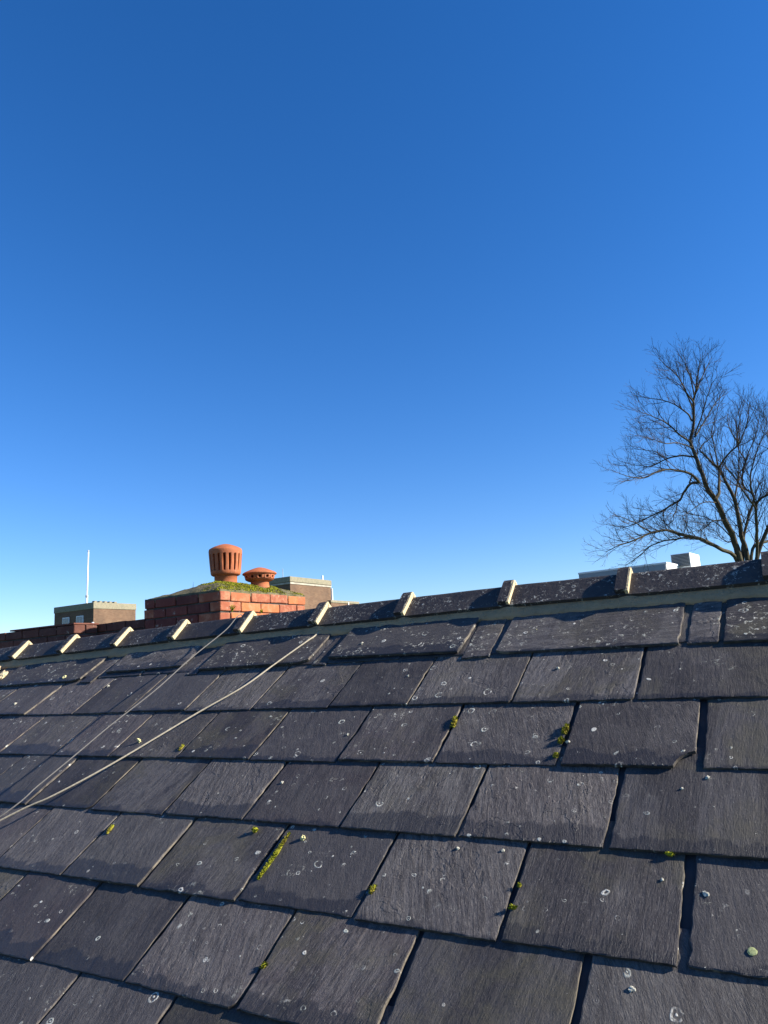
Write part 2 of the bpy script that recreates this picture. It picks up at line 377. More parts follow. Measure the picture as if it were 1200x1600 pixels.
T = 0.0068            # slate thickness
def slate_mesh(w, L, t, seed, chips=(), nx=22, ny=18, rag=1.0):
    o = seed * 13.7
    xs = [0, .0025, .007] + [.016 + (w - .032) * i / (nx - 1) for i in range(nx)] + [w - .007, w - .0025, w]
    ys = [0, .0025, .007] + [.016 + (L - .016) * i / (ny - 1) for i in range(ny)]
    X, Y = len(xs), len(ys)
    def jag(s, k):
        a = nz(s * 22, k, o) * .0022 + nz(s * 75, k + 5, o) * .0019 + nz(s * 210, k + 9, o) * .0012
        c = max(0., nz(s * 11, k + 20, o) - .40) * .012 + max(0., nz(s * 46, k + 31, o) - .36) * .012
        return (a + c) * rag
    warp = random.Random(seed); bow = warp.uniform(-.0010, .0014); tw = warp.uniform(-.0022, .0022)
    vs = []
    for j, y in enumerate(ys):
        for i, x in enumerate(xs):
            fl = max(0., 1 - x / .03); fr = max(0., 1 - (w - x) / .03); fb = max(0., 1 - y / .03)
            xx = x + fl * jag(y, 1) - fr * jag(y, 2)
            yy = y + fb * (jag(x, 3) * .7 + .0010 * nz(x * 320, 7, o))
            for (side, cx, cy, ex) in chips:
                q = (w - x) if side == 'r' else x
                if q < cx:
                    lim = cy * max(0., 1 - q / cx) ** ex + .003 * nz(q * 90, 40, o)
                    if yy < lim: yy = lim
            zt = t + .0011 * nz(x * 7, y * 3, o) + .0006 * nz(x * 38, y * 9, o + 3) + .00045 * nz(x * 110, y * 18, o + 6)
            zt += bow * (4 * (x / w) * (1 - x / w)) + tw * (x / w - .5) * (1 - y / L)
            e = 0
            dx = min(x, w - x)
            if dx < .002 or y < .002: e = .30
            elif (dx < .006 or y < .006) and nz(x * 60, y * 60, o + 7) > .1: e = .12
            zt -= t * e * (.25 + .9 * abs(nz(x * 45 + y * 48, 4, o)) + .6 * max(0, nz(x * 9 + y * 9, 14, o)))
            vs.append((xx, yy, zt))
    fs = [(j * X + i, j * X + i + 1, (j + 1) * X + i + 1, (j + 1) * X + i) for j in range(Y - 1) for i in range(X - 1)]
    nt = len(fs)
    per = list(range(X)) + [j * X + X - 1 for j in range(1, Y)] + [(Y - 1) * X + i for i in range(X - 2, -1, -1)] + [j * X for j in range(Y - 2, 0, -1)]
    b0 = len(vs); P = len(per)
    for k in per: vs.append((vs[k][0], vs[k][1], 0.0))
    for k in range(P):
        k2 = (k + 1) % P; fs.append((per[k2], per[k], b0 + k, b0 + k2))
    fs.append(tuple(b0 + k for k in reversed(range(P))))
    me = bpy.data.meshes.new('slate'); me.from_pydata(vs, [], fs)
    me.polygons.foreach_set('use_smooth', [i < nt and 2 < i % (X - 1) < X - 4 and i // (X - 1) > 1 for i in range(len(fs))]); me.update()
    return me

slates = []           # (object, u0, u1, v_tail, v_head) in roof units
SEED = [0]
def put_slate(u0, u1, v, g, mat, gap=.010, chips=(), t=T, lift=0.0, skew=0.0, z0=None, rag=1.0, exposed=None):
    """u0,u1,v: roof units; g: gauge in roof units"""
    SEED[0] += 1
    w = (u1 - u0) * S - gap; L = (exposed or g) * S * 1.33
    o = link('slate', slate_mesh(w, L, t, SEED[0], chips, nx=48 if chips and chips[0][1] > .04 else 22, rag=rag), mat, roof)
    a = math.atan2(T, g * S) + lift / L
    o.matrix_parent_inverse = Matrix()
    o.location = (u0 * S + gap / 2, v * S, (T if z0 is None else z0) + lift)
    o.rotation_euler = (-a, 0, skew)
    slates.append((o, u0, u1, v, v + g))
    return o

COURSES = [('A', 1.343, .234, -.3775), ('B', 1.137, .206, -.241), ('C', .940, .197, -.379), ('D', .742, .198, -.245),
           ('E', .549, .193, -.374), ('F', .352, .197, -.245), ('G', .155, .197, -.378)]
MEAS = {('A', -1): -.658, ('A', -2): -.937, ('B', -1): -.505, ('B', -2): -.783, ('C', -1): -.656, ('C', -2): -.922,
        ('D', -1): -.515, ('D', -2): -.787, ('D', -3): -1.058, ('D', -4): -1.328, ('D', -5): -1.584,
        ('E', -1): -.652, ('E', -2): -.915, ('E', -3): -1.183, ('E', -4): -1.447}
GAPS = {('D', 0): .015, ('C', 0): .012, ('E', 0): .012, ('B', 0): .014, ('A', 0): .009, ('E', -1): .012, ('D', -1): .009, ('B', -1): .013}
rr = random.Random(21)
PW = .2665
for (nm, v, gau, j0) in COURSES:
    js = {}
    for k in range(-14, 6):
        js[k] = MEAS.get((nm, k), j0 + PW * k + (rr.uniform(-.009, .009) if k else 0))
    for k in range(-14, 5):
        gap = GAPS.get((nm, k), rr.uniform(.004, .008))
        gl = GAPS.get((nm, k), gap)
        u0 = js[k]; u1 = js[k + 1]
        chips = []
        if (nm, k) == ('B', -1): chips = [('r', .045, .058, .35)]
        elif (nm, k) == ('C', 0): chips = []
        elif rr.random() < .30: chips = [(rr.choice('lr'), rr.uniform(.006, .018), rr.uniform(.006, .016), rr.uniform(.6, 1.2))]
        put_slate(u0 + (gap / 2) / S, u1, v + rr.uniform(-.0035, .0035), gau, M_SLATE, gap=gap,
                  chips=chips, t=T * rr.uniform(.85, 1.25), lift=max(0, rr.gauss(.0005, .0012)), skew=rr.uniform(-.007, .007))

# top course: long slates laid on their side with short closers between, tails at their own heights
def zsl(pxa, pxb, tail_a, **kw):
    ua, va = roof_uv(*pxa, .014); ub, vb = roof_uv(*pxb, .014)
    v = (va + vb) / 2
    sk = math.atan2(vb - va, ub - ua)
    return put_slate(ua, ub, va, .205, M_SLATE_X, exposed=max(.12, 1.80 - v) / 1.33 * 1.0, skew=max(-.03, min(.03, sk)), **kw)
ZT = [((-190, 1088), (-45, 1076), .016), ((-42, 1079), (-18, 1077), .010), ((-14, 1073), (121, 1063.5), .017), ((123, 1065), (139, 1066), .010),
      ((164, 1051), (286, 1039.5), .018), ((288, 1053), (306, 1052), .010), ((309, 1047), (480, 1035), .020), ((484, 1038), (508, 1037), .010),
      ((511, 1028.5), (713, 1027), .022), ((718, 1027), (767, 1020), .010), ((771, 1020), (1062, 1004.5), .014), ((1070, 1004), (1123, 1003), .012), ((1128, 1002), (1415, 988), .013), ((1424, 988), (1500, 984), .011), ((1506, 983), (1900, 960), .013)]
for i, (a, b, z0) in enumerate(ZT):
    ch = [('r', .03, .02, .7)] if i in (2, 6) else ([('l', .03, .015, .8)] if i == 10 else [])
    zsl(a, b, None, gap=.008, z0=z0 * .72, chips=ch, t=.010 if i % 2 == 0 else .008, rag=1.15)
# slates under the joint between the long ones (second layer seen through the gaps at the top)
for k in range(-13, 4):
    u = -.25 + PW * k
    put_slate(u, u + PW - .004, 1.56 + rr.uniform(-.004, .004), .19, M_SLATE, gap=.007, z0=.004, t=.008)

# plain continuation of the slating outside the picture
mb = MB()
for ci in range(-8, 7):
    v = .155 - .197 * (-ci) if ci < 0 else None
    if v is None: continue
    for k in range(int((U0) / PW), int(U1 / PW)):
        u = PW * k + (.13 if ci % 2 else 0)
        c = [Vector((u * S + .004, v * S, T)), Vector(((u + PW) * S - .004, v * S, T)), Vector(((u + PW) * S - .004, (v + .25) * S, -.002)), Vector((u * S + .004, (v + .25) * S, -.002))]
        mb.add((c + [p + Vector((0, 0, T)) for p in c], [(4, 5, 6, 7), (0, 1, 5, 4), (1, 2, 6, 5), (2, 3, 7, 6), (3, 0, 4, 7)]))
for (nm, v, gau, j0) in COURSES + [('Z', 1.577, .23, -.24)]:
    for k in list(range(-34, -14)) + list(range(6 if nm != 'Z' else 5, 19)):
        u = j0 + PW * k
        if u < U0 or u + PW > U1: continue
        c = [Vector((u * S + .004, v * S, T)), Vector(((u + PW) * S - .004, v * S, T)), Vector(((u + PW) * S - .004, (v + gau * 1.25) * S, -.002)), Vector((u * S + .004, (v + gau * 1.25) * S, -.002))]
        mb.add((c + [p + Vector((0, 0, T)) for p in c], [(4, 5, 6, 7), (0, 1, 5, 4), (1, 2, 6, 5), (2, 3, 7, 6), (3, 0, 4, 7)]))
o = link('outlying_slates', mb.mesh('outlying_slates'), M_SLATE, roof); o['kind'] = 'stuff'

# ---- ridge: mortar bed, tiles with raised collars, pale mortar in the collar ends
WING = .124                  # wing width, m
DT = R(10.5)                  # wings a little steeper than the slope
w_dir = Vector((0, -math.cos(DT), -math.sin(DT)))                 # down the near wing
w_nrm = Vector((0, -math.sin(DT), math.cos(DT)))
f_dir = (L_H * math.cos(THETA + DT) - L_UP * math.sin(THETA + DT)); f_nrm = (L_H * math.sin(THETA + DT) + L_UP * math.cos(THETA + DT))
H_AP = .0495 * S             # apex height above the slope plane
def apex(u): return Vector((u * S, ridge_v(u) * S, H_AP))
def ridge_profile(u, off, wing, thick, rnd_=.012):
    """closed profile of an angle ridge at u, raised by off"""
    A = apex(u) + L_UP * off / max(.3, math.cos(THETA))
    out = [A + w_dir * wing + w_nrm * 0, A + w_dir * (wing * .5), A + w_dir * rnd_, A - L_UP * rnd_ * .22, A + f_dir * rnd_, A + f_dir * wing]
    inn = [p - (w_nrm if i < 3 else f_nrm) * thick for i, p in enumerate(out)]
    inn[3] = A - L_UP * (thick * 1.15 + rnd_ * .2)
    return out + inn[::-1]
def sweep(us, fn, seed=0, rough=.0012):
    vs, fs = [], []; n = None
    for i, u in enumerate(us):
        p = fn(u); n = len(p)
        for k, q in enumerate(p):
            vs.append(q + Vector((0, 0, 1)) * rough * nz(u * 30, k * 3.3, seed) + Vector((0, 1, 0)) * rough * nz(u * 30, k * 3.3 + 50, seed))
    for i in range(len(us) - 1):
        for k in range(n):
            k2 = (k + 1) % n; fs.append((i * n + k, i * n + k2, (i + 1) * n + k2, (i + 1) * n + k))
    m_ = (len(us) - 1) * n
    h = n // 2
    for base, rev in ((0, False), (m_, True)):
        for k in range(h - 1):
            f = (base + k, base + n - 1 - k, base + n - 2 - k, base + k + 1)
            fs.append(tuple(reversed(f)) if not rev else f)
    return vs, fs
ends = [-.066, -.423, -.757, -1.098, -1.423, -1.745, -2.066, -2.372, -2.682, -2.990]
ends = [.235 + .334 * k for k in range(5, -1, -1)] + ends + [-3.305 - .318 * k for k in range(0, 8)]
ends = [e - (.018 + .013 * max(0, -e - .4)) for e in ends]
CW = .030; CT = .022         # collar width (roof units) and thickness (m)
for i in range(len(ends) - 1):
    u1, u0 = ends[i], ends[i + 1]
    jr = random.Random(300 + i)
    us = [u0 - .012, u0 + .002] + [u0 + (u1 - CW - u0) * t / 8 for t in range(1, 9)] + [u1 - .003]
    dz = jr.uniform(-.002, .002)
    tile = link('ridge_tile', mesh('ridge_tile', *sweep(us, lambda u: ridge_profile(u, dz, WING, .014), i, .0010)), M_RIDGE, roof)
    cen = apex((u0 + u1) / 2); tilt = Matrix.Translation(cen) @ Matrix.Rotation(jr.uniform(-.006, .006), 4, 'Z') @ Matrix.Rotation(jr.uniform(-.008, .008), 4, 'Y') @ Matrix.Translation(-cen)
    tile.matrix_local = tilt
    cu = [u1 - CW + CW * t / 4 for t in range(5)]
    col = link('collar', mesh('collar', *sweep(cu, lambda u: ridge_profile(u, CT + dz, WING + .012, CT + .004, .020), i + 40, .0016)), M_RIDGE, tile)
    vs, fs = sweep([u1 - .004, u1 + .002, u1 + .0045], lambda u: ridge_profile(u, CT + dz - .002, WING + .013 + .003 * nz(u * 90, i), CT + .008, .016), i + 80, .0032)
    pe = link('mortar_end', mesh('mortar_end', vs, fs), M_POINT, tile)
# mortar bed: a fillet sloping from under the wing edge to the slates
vs, fs = [], []; nu = 1500
for i in range(nu + 1):
    u = U0 + (U1 - U0) * i / nu
    e = apex(u) + w_dir * (WING - .006)
    bump_ = .0050 * nz(u * 14, 1) + .0035 * nz(u * 55, 2) + .002 * nz(u * 130, 3)
    d0 = min(abs(u - x) for x in ends)
    col_ = .012 * max(0, 1 - d0 / .03)
    vb = e.y - .050 + .012 * nz(u * 7, 9) + .009 * nz(u * 31, 12) + .005 * nz(u * 90, 15)
    vs += [e + Vector((0, .07, -.020)), e + Vector((0, .002 - col_, -.0145 + col_ * .6)), Vector((u * S, (e.y + vb) / 2 + .4 * bump_ - col_ * .5, (e.z + .012) / 2 - .007 + .4 * bump_)), Vector((u * S, vb + bump_, .018 + .3 * bump_)), Vector((u * S, vb - .003 + bump_, -.004)), Vector((u * S, e.y + .07, -.01))]
n = 6
for i in range(nu):
    for k in range(n):
        k2 = (k + 1) % n; fs.append((i * n + k, (i + 1) * n + k, (i + 1) * n + k2, i * n + k2))
fs += [tuple(range(n)), tuple(nu * n + k for k in reversed(range(n)))]
link('mortar_bed', mesh('mortar_bed', vs, fs, True), M_MORTAR, roof)

# house walls under the roof
hw = []
pa = ROOFM @ Vector((0, -1.7 * S, 0)); pb = ROOFM @ (fa + far_d * 5.2)
for u in (U0 * S + .3, U1 * S - .3):
    for q, top in ((pa, pa.z - .12), (pb, pb.z - .35)):
        base = q + U * u
        hw += [Vector((base.x, base.y, 0)), Vector((base.x, base.y, top))]
    ap = ROOFM @ (fa + Vector((u, 0, 0)) - L_UP * .5); hw.append(ap)
ho = link('house_wall', mesh('house_wall', hw, [(0, 1, 6, 5), (2, 7, 8, 3), (0, 2, 3, 4, 1), (5, 6, 9, 8, 7), ]), M_FARBRICK)
tag(ho, 'brick walls of the house beneath the dark slate roof', 'wall', kind='structure')

# ------------------------------------------------------------------ small growths on the slates
def blob_mesh(r, seed, flat=.7, sub=2, rough=.35):
    bm = bmesh.new(); bmesh.ops.create_icosphere(bm, subdivisions=sub, radius=r)
    for v in bm.verts:
        d = v.co.normalized(); k = 1 + rough * nz(d.x * 2 + seed, d.y * 2, d.z * 2) + rough * .6 * nz(d.x * 6 + seed, d.y * 6, d.z * 6)
        v.co = Vector((v.co.x * k, v.co.y * k, v.co.z * k * flat))
    me = bpy.data.meshes.new('blob'); bm.to_mesh(me); bm.free(); return me
def slate_at(u, v):
    best = None
    for (o, a, b, t, h) in slates:
        if a <= u <= b and t <= v and (best is None or t > best[3]): best = (o, a, b, t)
    return best[0] if best else None
def surf(s, u, v):
    """slate-local point on the top surface"""
    m_ = Matrix.LocRotScale(s.location, s.rotation_euler, None)
    p = m_.inverted() @ Vector((u * S, v * S, 0)); p.z = T; return p
for i, (x, y, r, e, mt) in enumerate([(637.5, 1056, .0065, 1.0, 0), (871.5, 1044, .0065, 1.0, 0), (218, 1159, .010, 1.5, 1), (24, 1101, .010, 1.0, 0), (838, 984, .013, .8, 1), (1065, 1231, .0055, .8, 0),
                                   (714.5, 1324, .0065, .9, 0), (785, 1327, .006, .8, 0), (1105, 1213, .0075, .6, 0), (102, 1060, .016, .7, 1), (1034, 1373, .005, .6, 0), (1103, 1395, .009, .35, 0), (473, 1308, .010, 1.1, 1),
                                   (169, 1071, .009, .8, 0), (440, 1222, .007, .6, 0), (986, 1543, .008, .5, 0), (543, 1147, .006, .7, 0), (567, 1009, .012, .7, 0), (888, 1160, .007, .8, 0), (133, 1039, .010, .7, 0), (1068, 1175, .007, .4, 0)]):
    u, v = roof_uv(x, y, .010); s = slate_at(u, v)
    if s is None: continue
    r *= .72; e *= .9
    o = link('lichen_tuft', blob_mesh(r, i * 3.1, e, 2, .8), [M_LICHEN, M_LUMP][mt], s)
    p = surf(s, u, v); p.z += r * e * .45; o.location = p; o.rotation_euler = (0, 0, i)
u, v = roof_uv(1175.5, 1487, .01); s = slate_at(u, v)
if s: 
    o = link('lichen_disc', blob_mesh(.009, 77, .10, 2, .35), M_GLICHEN, s); p = surf(s, u, v); p.z += .0012; o.location = p

# yellow mortar dropped on the slates at the far left
u, v = roof_uv(4, 1056, .016)
o = link('mortar_lump', blob_mesh(.030, 41, .55, 3, .7), M_POINT, roof); o.location = (u * S, v * S, .024); o.rotation_euler = (0, 0, .6); o.scale = (.7, 1.5, .8)
u, v = roof_uv(-4, 1047, .016)
o = link('mortar_lump', blob_mesh(.020, 43, .7, 3, .7), M_POINT, roof); o.location = (u * S, v * S, .030)
def tuft_mesh(path, rad, count, blade, seed):
    """moss: many small blades standing out of a lumpy core that follows path (roof axes, metres)"""
    r_ = random.Random(seed); m_ = MB()
    P = [Vector(p) for p in path]
    pts, rads = [], []
    K = max(4, len(P) * 3)
    for i in range(K + 1):
        f = i / K * (len(P) - 1); a = min(int(f), len(P) - 2); q = P[a].lerp(P[a + 1], f - a)
        e = math.sin(math.pi * (i + .6) / (K + 1.2)) ** .5
        pts.append(q); rads.append(rad * e * (1 + .5 * nz(i * .9, seed)))
    m_.add(tube(pts, rads, 6))
    for c in range(count):
        i = r_.randrange(K); q = pts[i].lerp(pts[i + 1], r_.random())
        an = r_.uniform(-.2, math.pi + .2); d = Vector((math.cos(an), r_.uniform(-.5, .5), abs(math.sin(an)) + .1)).normalized()
        b = q + d * rads[i] * .8; tip = b + d * blade * r_.uniform(.5, 1.2)
        sd = d.orthogonal().normalized() * blade * .28; sd.rotate(Matrix.Rotation(r_.uniform(0, 6.3), 3, d))
        m_.add(([b - sd, b + sd, tip], [(0, 1, 2)]))
    return m_.mesh('moss')
MOSS = [([(453, 1301), (437, 1325), (420, 1350), (403, 1374)], .0052, 620, .0055, 'long bright green strip of moss packed into a slate joint'),
        ([(586, 1383), (579, 1397)], .006, 90, .006, 'small moss speck low in the joint beside the dark shaded slate'),
        ([(712, 1120), (708, 1136)], .0075, 160, .007, 'moss tuft with pale lichen at the top of a joint above centre'),
        ([(886, 1132), (882, 1146)], .0072, 170, .007, 'highest yellow-green moss tuft in the joint on the right'),
        ([(878, 1153), (876, 1161)], .0072, 120, .007, 'middle moss tuft in the joint on the right'),
        ([(870, 1176), (868, 1184)], .006, 60, .007, 'lowest and smallest moss tuft in the joint on the right'),
        ([(287, 1164), (280, 1173)], .006, 60, .006, 'moss speck in a joint just right of the cream rope'),
        ([(177, 1289), (167, 1303)], .006, 80, .006, 'thin moss streak in a joint below the two ropes'),
        ([(397, 1296), (400, 1298)], .009, 70, .006, 'round moss button under a slate edge beside the long moss strip'),
        ([(803, 1416), (801, 1421)], .007, 60, .006, 'moss button in the joint of the lower right slates'),
        ([(813, 1380), (811, 1386)], .004, 30, .005, 'tiny moss dot in the joint above a moss button at lower right'),
        ([(416, 1505), (410, 1514)], .006, 70, .006, 'olive moss streak in the joint near the bottom edge of the picture'),
        ([(1040, 1333), (1052, 1335)], .005, 60, .005, 'pale moss fringe under the tail of a large right-hand slate')]
for i, (pp, r, c, bl, lab) in enumerate(MOSS):
    path = []
    for (x, y) in pp:
        u, v = roof_uv(x, y, .010); path.append((u * S, v * S, .0125))
    c0 = Vector(path[0]); o = link('moss_clump', tuft_mesh([Vector(p) - c0 for p in path], r, c, bl, i + 5), M_MOSS)
    o.matrix_world = ROOFM @ Matrix.Translation(c0)
    tag(o, lab, 'moss', 'moss growing in the slate joints')

# ------------------------------------------------------------------ ropes
def smooth_path(P, n):
    out = []
    for i in range(n + 1):
        f = i / n * (len(P) - 1); a = min(int(f), len(P) - 2); t = f - a
        p0, p1, p2, p3 = P[max(a - 1, 0)], P[a], P[a + 1], P[min(a + 2, len(P) - 1)]
        out.append(.5 * ((2 * p1) + (p2 - p0) * t + (2 * p0 - 5 * p1 + 4 * p2 - p3) * t * t + (3 * p1 - p0 - 3 * p2 + p3) * t ** 3))
    return out
def rope(name, spec, r, mat, lab, extra=()):
    P = []
    for (x, y, h) in spec:
        u, v = roof_uv(x, y, h); P.append(Vector((u * S, v * S, h * S)))
    P = list(extra[0]) + P + list(extra[1]) if extra else P
    Q = smooth_path(P, 90)
    o = link(name, mesh(name, *tube(Q, [r * (1 + .12 * nz(i * .8)) for i in range(len(Q))], 8), smooth=True), mat); o.matrix_world = ROOFM
    tag(o, lab, 'rope', 'ropes running down the slates')
    return P
low = roof_uv(0, 1281, .045)
tail1 = [Vector(((low[0] - .30) * S, (low[1] - .36) * S, .05)), Vector(((low[0] - .55) * S, (low[1] - .80) * S, .04)), Vector(((low[0] - .7) * S, (low[1] - 1.3) * S, .03))]
rope('rope', [(502, 985, .012), (490, 995, .016), (478, 1003, .021), (430, 1037, .022), (380, 1073, .026), (310, 1113, .030), (250, 1149, .034), (167, 1198, .038), (83, 1243, .042), (0, 1282, .045)], .0033, M_ROPE,
     'cream rope curving from the ridge mortar down across the slates to the left', ([], tail1))
ap = roof_uv(370, 965, H_AP / S + .006)
top2 = [apex(ap[0]) + f_dir * .3 + f_nrm * .01 + Vector((.05, 0, 0)), apex(ap[0]) + f_dir * .05 + f_nrm * .008 + Vector((.01, 0, 0)), apex(ap[0]) + L_UP * .010]
tail2 = [Vector(((low[0] - .06) * S, (low[1] - .38) * S, .13)), Vector(((low[0] - .16) * S, (low[1] - .8) * S, .08)), Vector(((low[0] - .26) * S, (low[1] - 1.3) * S, .03))]
rope('thin_cord', [(352, 985, .056), (300, 1027, .080), (243, 1078, .098), (173, 1133, .108), (117, 1180, .112), (60, 1227, .113), (0, 1276, .110)], .0025, M_WIRE,
     'thin grey cord hanging straight over the ridge tiles, left of the cream rope', (top2, tail2))

# ------------------------------------------------------------------ chimney
def frame_at(p, x=U, y=HH):
    return Matrix(((x.x, y.x, 0, p.x), (x.y, y.y, 0, p.y), (x.z, y.z, 1, p.z), (0, 0, 0, 1)))
C0 = at_depth(344, 922.5, 5.27)                  # near top corner of the brickwork
CHX = (at_depth(344, 922.5, 5.27) - on_plane(228, 936, C0, HH)).dot(U)     # length along the ridge (to the left)
CHY = .98                                        # depth, away from the camera
BRL, BRH, BRD, JO = .215, .065, .1025, .010
def brick_mesh(lx, ly, lz, seed):
    bm = bmesh.new(); bmesh.ops.create_cube(bm, size=1)
    bmesh.ops.subdivide_edges(bm, edges=bm.edges[:], cuts=1, use_grid_fill=True)
    for v in bm.verts: v.co = Vector((v.co.x * lx, v.co.y * ly, v.co.z * lz))
    bmesh.ops.bevel(bm, geom=[e for e in bm.edges if e.calc_face_angle(0) > .5], offset=.004, segments=1, affect='EDGES')
    for v in bm.verts: v.co += Vector((nz(v.co.x * 30, v.co.y * 30, v.co.z * 30 + seed), nz(v.co.x * 30 + 9, v.co.y * 30, v.co.z * 30 + seed), nz(v.co.x * 30, v.co.y * 30 + 9, v.co.z * 30 + seed))) * .0028
    me = bpy.data.meshes.new('brick'); bm.to_mesh(me); bm.free(); me.materials.append(M_BRICK); return me
STRETCH = [brick_mesh(BRL, BRD, BRH, i * 7.7) for i in range(5)]
HEADER = [brick_mesh(BRD, BRD, BRH, i * 5.1 + 90) for i in range(3)]
STRETCH_SHADE = [m_.copy() for m_ in STRETCH]; HEADER_SHADE = [m_.copy() for m_ in HEADER]
for m_ in STRETCH_SHADE + HEADER_SHADE: m_.materials.clear(); m_.materials.append(M_BRICK_SHADE)
STRETCH_OLD = [m_.copy() for m_ in STRETCH]; HEADER_OLD = [m_.copy() for m_ in HEADER]
for m_ in STRETCH_OLD + HEADER_OLD: m_.materials.clear(); m_.materials.append(M_BRICK_OLD)
br = random.Random(5)
def put_brick(parent, x, y, z, along_y, header=False, tone=False):
    pool = ((HEADER, HEADER_OLD, HEADER_SHADE) if header else (STRETCH, STRETCH_OLD, STRETCH_SHADE))[int(tone)]
    o = link('brick', br.choice(pool), None, parent)
    o.location = (x + br.uniform(-.002, .002), y + br.uniform(-.002, .002), z + br.uniform(-.0015, .0015))
    o.rotation_euler = (br.uniform(-.01, .01), br.uniform(-.012, .012), (math.pi / 2 if along_y else 0) + br.uniform(-.012, .012) + (math.pi if br.random() < .5 else 0))
    return o
nxb = round(CHX / (BRL + JO) * 2) / 2; CHX = nxb * (BRL + JO); nyb = round(CHY / (BRL + JO) * 2) / 2; CHY = nyb * (BRL + JO)
chim = empty('chimney_stack', frame_at(C0))
tag(chim, 'red brick chimney stack with mossy mortar top behind the ridge', 'chimney')
NC = 14
link('mortar_core', box_mesh('core', -CHX + .012, -.012, .012, CHY - .012, -2.6, -.006), M_CORE, chim)
P_ = BRL + JO
for c in range(NC):
    z = -(c + .5) * (BRH + JO)
    odd = c % 2
    # front (towards camera, y=0) and back rows, along -x; then sides along y
    for (yy, cond) in ((BRD / 2, True), (CHY - BRD / 2, True)):
        x = -(BRD + JO) if odd else 0.0
        while x > -CHX + .09:
            if x - BRL < -CHX - .01: put_brick(chim, x - BRD / 2, yy, z, False, True, 2)
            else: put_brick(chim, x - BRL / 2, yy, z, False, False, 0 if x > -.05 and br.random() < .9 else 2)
            x -= P_
    for xx in (-BRD / 2, -CHX + BRD / 2):
        y = 0.0 if odd else BRD + JO
        while y < CHY - .09:
            if odd == 0 and y + BRL > CHY - BRD - JO + .06 and y + BRD > CHY - BRD: break
            if y + BRL > CHY + .01: put_brick(chim, xx, y + BRD / 2, z, True, True)
            else: put_brick(chim, xx, y + BRL / 2, z, True)
            y += P_
# flaunching: lumpy mortar dome
def dome(nx, ny, f, name):
    vs, fs = [], []
    for j in range(ny + 1):
        for i in range(nx + 1):
            x = -CHX + .004 + (CHX - .008) * i / nx; y = .004 + (CHY - .008) * j / ny
            vs.append((x, y, f(x, y)))
    for j in range(ny):
        for i in range(nx): a = j * (nx + 1) + i; fs.append((a, a + 1, a + nx + 2, a + nx + 1))
    per = list(range(nx + 1)) + [j * (nx + 1) + nx for j in range(1, ny + 1)] + [ny * (nx + 1) + i for i in range(nx - 1, -1, -1)] + [j * (nx + 1) for j in range(ny - 1, 0, -1)]
    b = len(vs)
    for k in per: vs.append((vs[k][0], vs[k][1], -.03))
    for k in range(len(per)): k2 = (k + 1) % len(per); fs.append((per[k2], per[k], b + k, b + k2))
    return mesh(name, vs, fs, True)
def dome_h(x, y):
    e = min(-x, x + CHX, (y) * 1.0, CHY - y)
    k = min(1, max(0, e / .26)); lx = min(1., max(0., (x + CHX) / .45))
    return .004 + .095 * (1 - (1 - k) ** 1.7) * (.35 + .65 * lx) + .007 * nz(x * 11, y * 11, 3) + .004 * nz(x * 40, y * 40, 3)
fl = link('flaunching', dome(60, 60, dome_h, 'flaunching'), M_FLAUNCH, chim)
mr = random.Random(9); m_ = MB()
for c in range(26000):
    x = -mr.random() * CHX; y = mr.random() * CHY
    k = nz(x * 4.2, y * 4.2, 8) * .8 + .45 * nz(x * 13, y * 13, 8) + .70 - .75 * max(0, -x - .30) / .4
    if x < -.55: k -= .3
    if min(-x, y) < .012: k -= .3
    if y < .15 and x < -.06: k -= .45
    if k < .30 or mr.random() > (k - .1) * 1.6: continue
    z = dome_h(x, y) + min(.007, max(0, k - .3) * .015)
    d = Vector((mr.gauss(0, .5), mr.gauss(0, .5), 1)).normalized(); s_ = d.orthogonal().normalized() * .0035; s_.rotate(Matrix.Rotation(mr.uniform(0, 6.3), 3, d))
    b = Vector((x, y, z - .004)); h = mr.uniform(.005, .011)
    m_.add(([b - s_, b + s_, b + d * h], [(0, 1, 2)]))
mo = link('moss', m_.mesh('moss'), M_MOSS, chim); mo['kind'] = 'stuff'
# grass stems
def tuft(loc, n, h, seed, lab, lean=.5):
    r_ = random.Random(seed); q = MB()
    for i in range(n):
        a = r_.uniform(0, 6.3); d = Vector((math.cos(a) * lean * r_.random(), math.sin(a) * lean * r_.random(), 1)).normalized(); hh = h * r_.uniform(.5, 1)
        p = [Vector((0, 0, 0)), d * hh * .5, d * hh + Vector((math.cos(a), math.sin(a), -.3)) * hh * .3 * lean]
        q.add(tube(p, [.0022, .0018, .0005], 3))
        for t in (.45, .7, .95):
            b = d * hh * t; sd = d.orthogonal().normalized(); sd.rotate(Matrix.Rotation(r_.uniform(0, 6.3), 3, d))
            if n > 3: q.add(([b, b + sd * .010 + d * .004, b + sd * .004 + d * .012], [(0, 1, 2)]))
    o = link('weed', q.mesh('weed'), M_MOSS); o.matrix_world = Matrix.Translation(chim.matrix_world @ Vector(loc))
    tag(o, lab, 'weed', 'weeds on the chimney')
tuft((.006, .115, -2 * .075 - .004), 14, .05, 1, 'small weed sprouting from the lit chimney face below the tall pot')
tuft((.006, .44, -2 * .075 - .004), 10, .028, 2, 'low weed on the lit chimney face just above the ridge tiles')
tuft((-.52, .25, dome_h(-.52, .25) - .01), 1, .09, 3, 'single thin stem standing on the shaded side of the chimney top', .25)

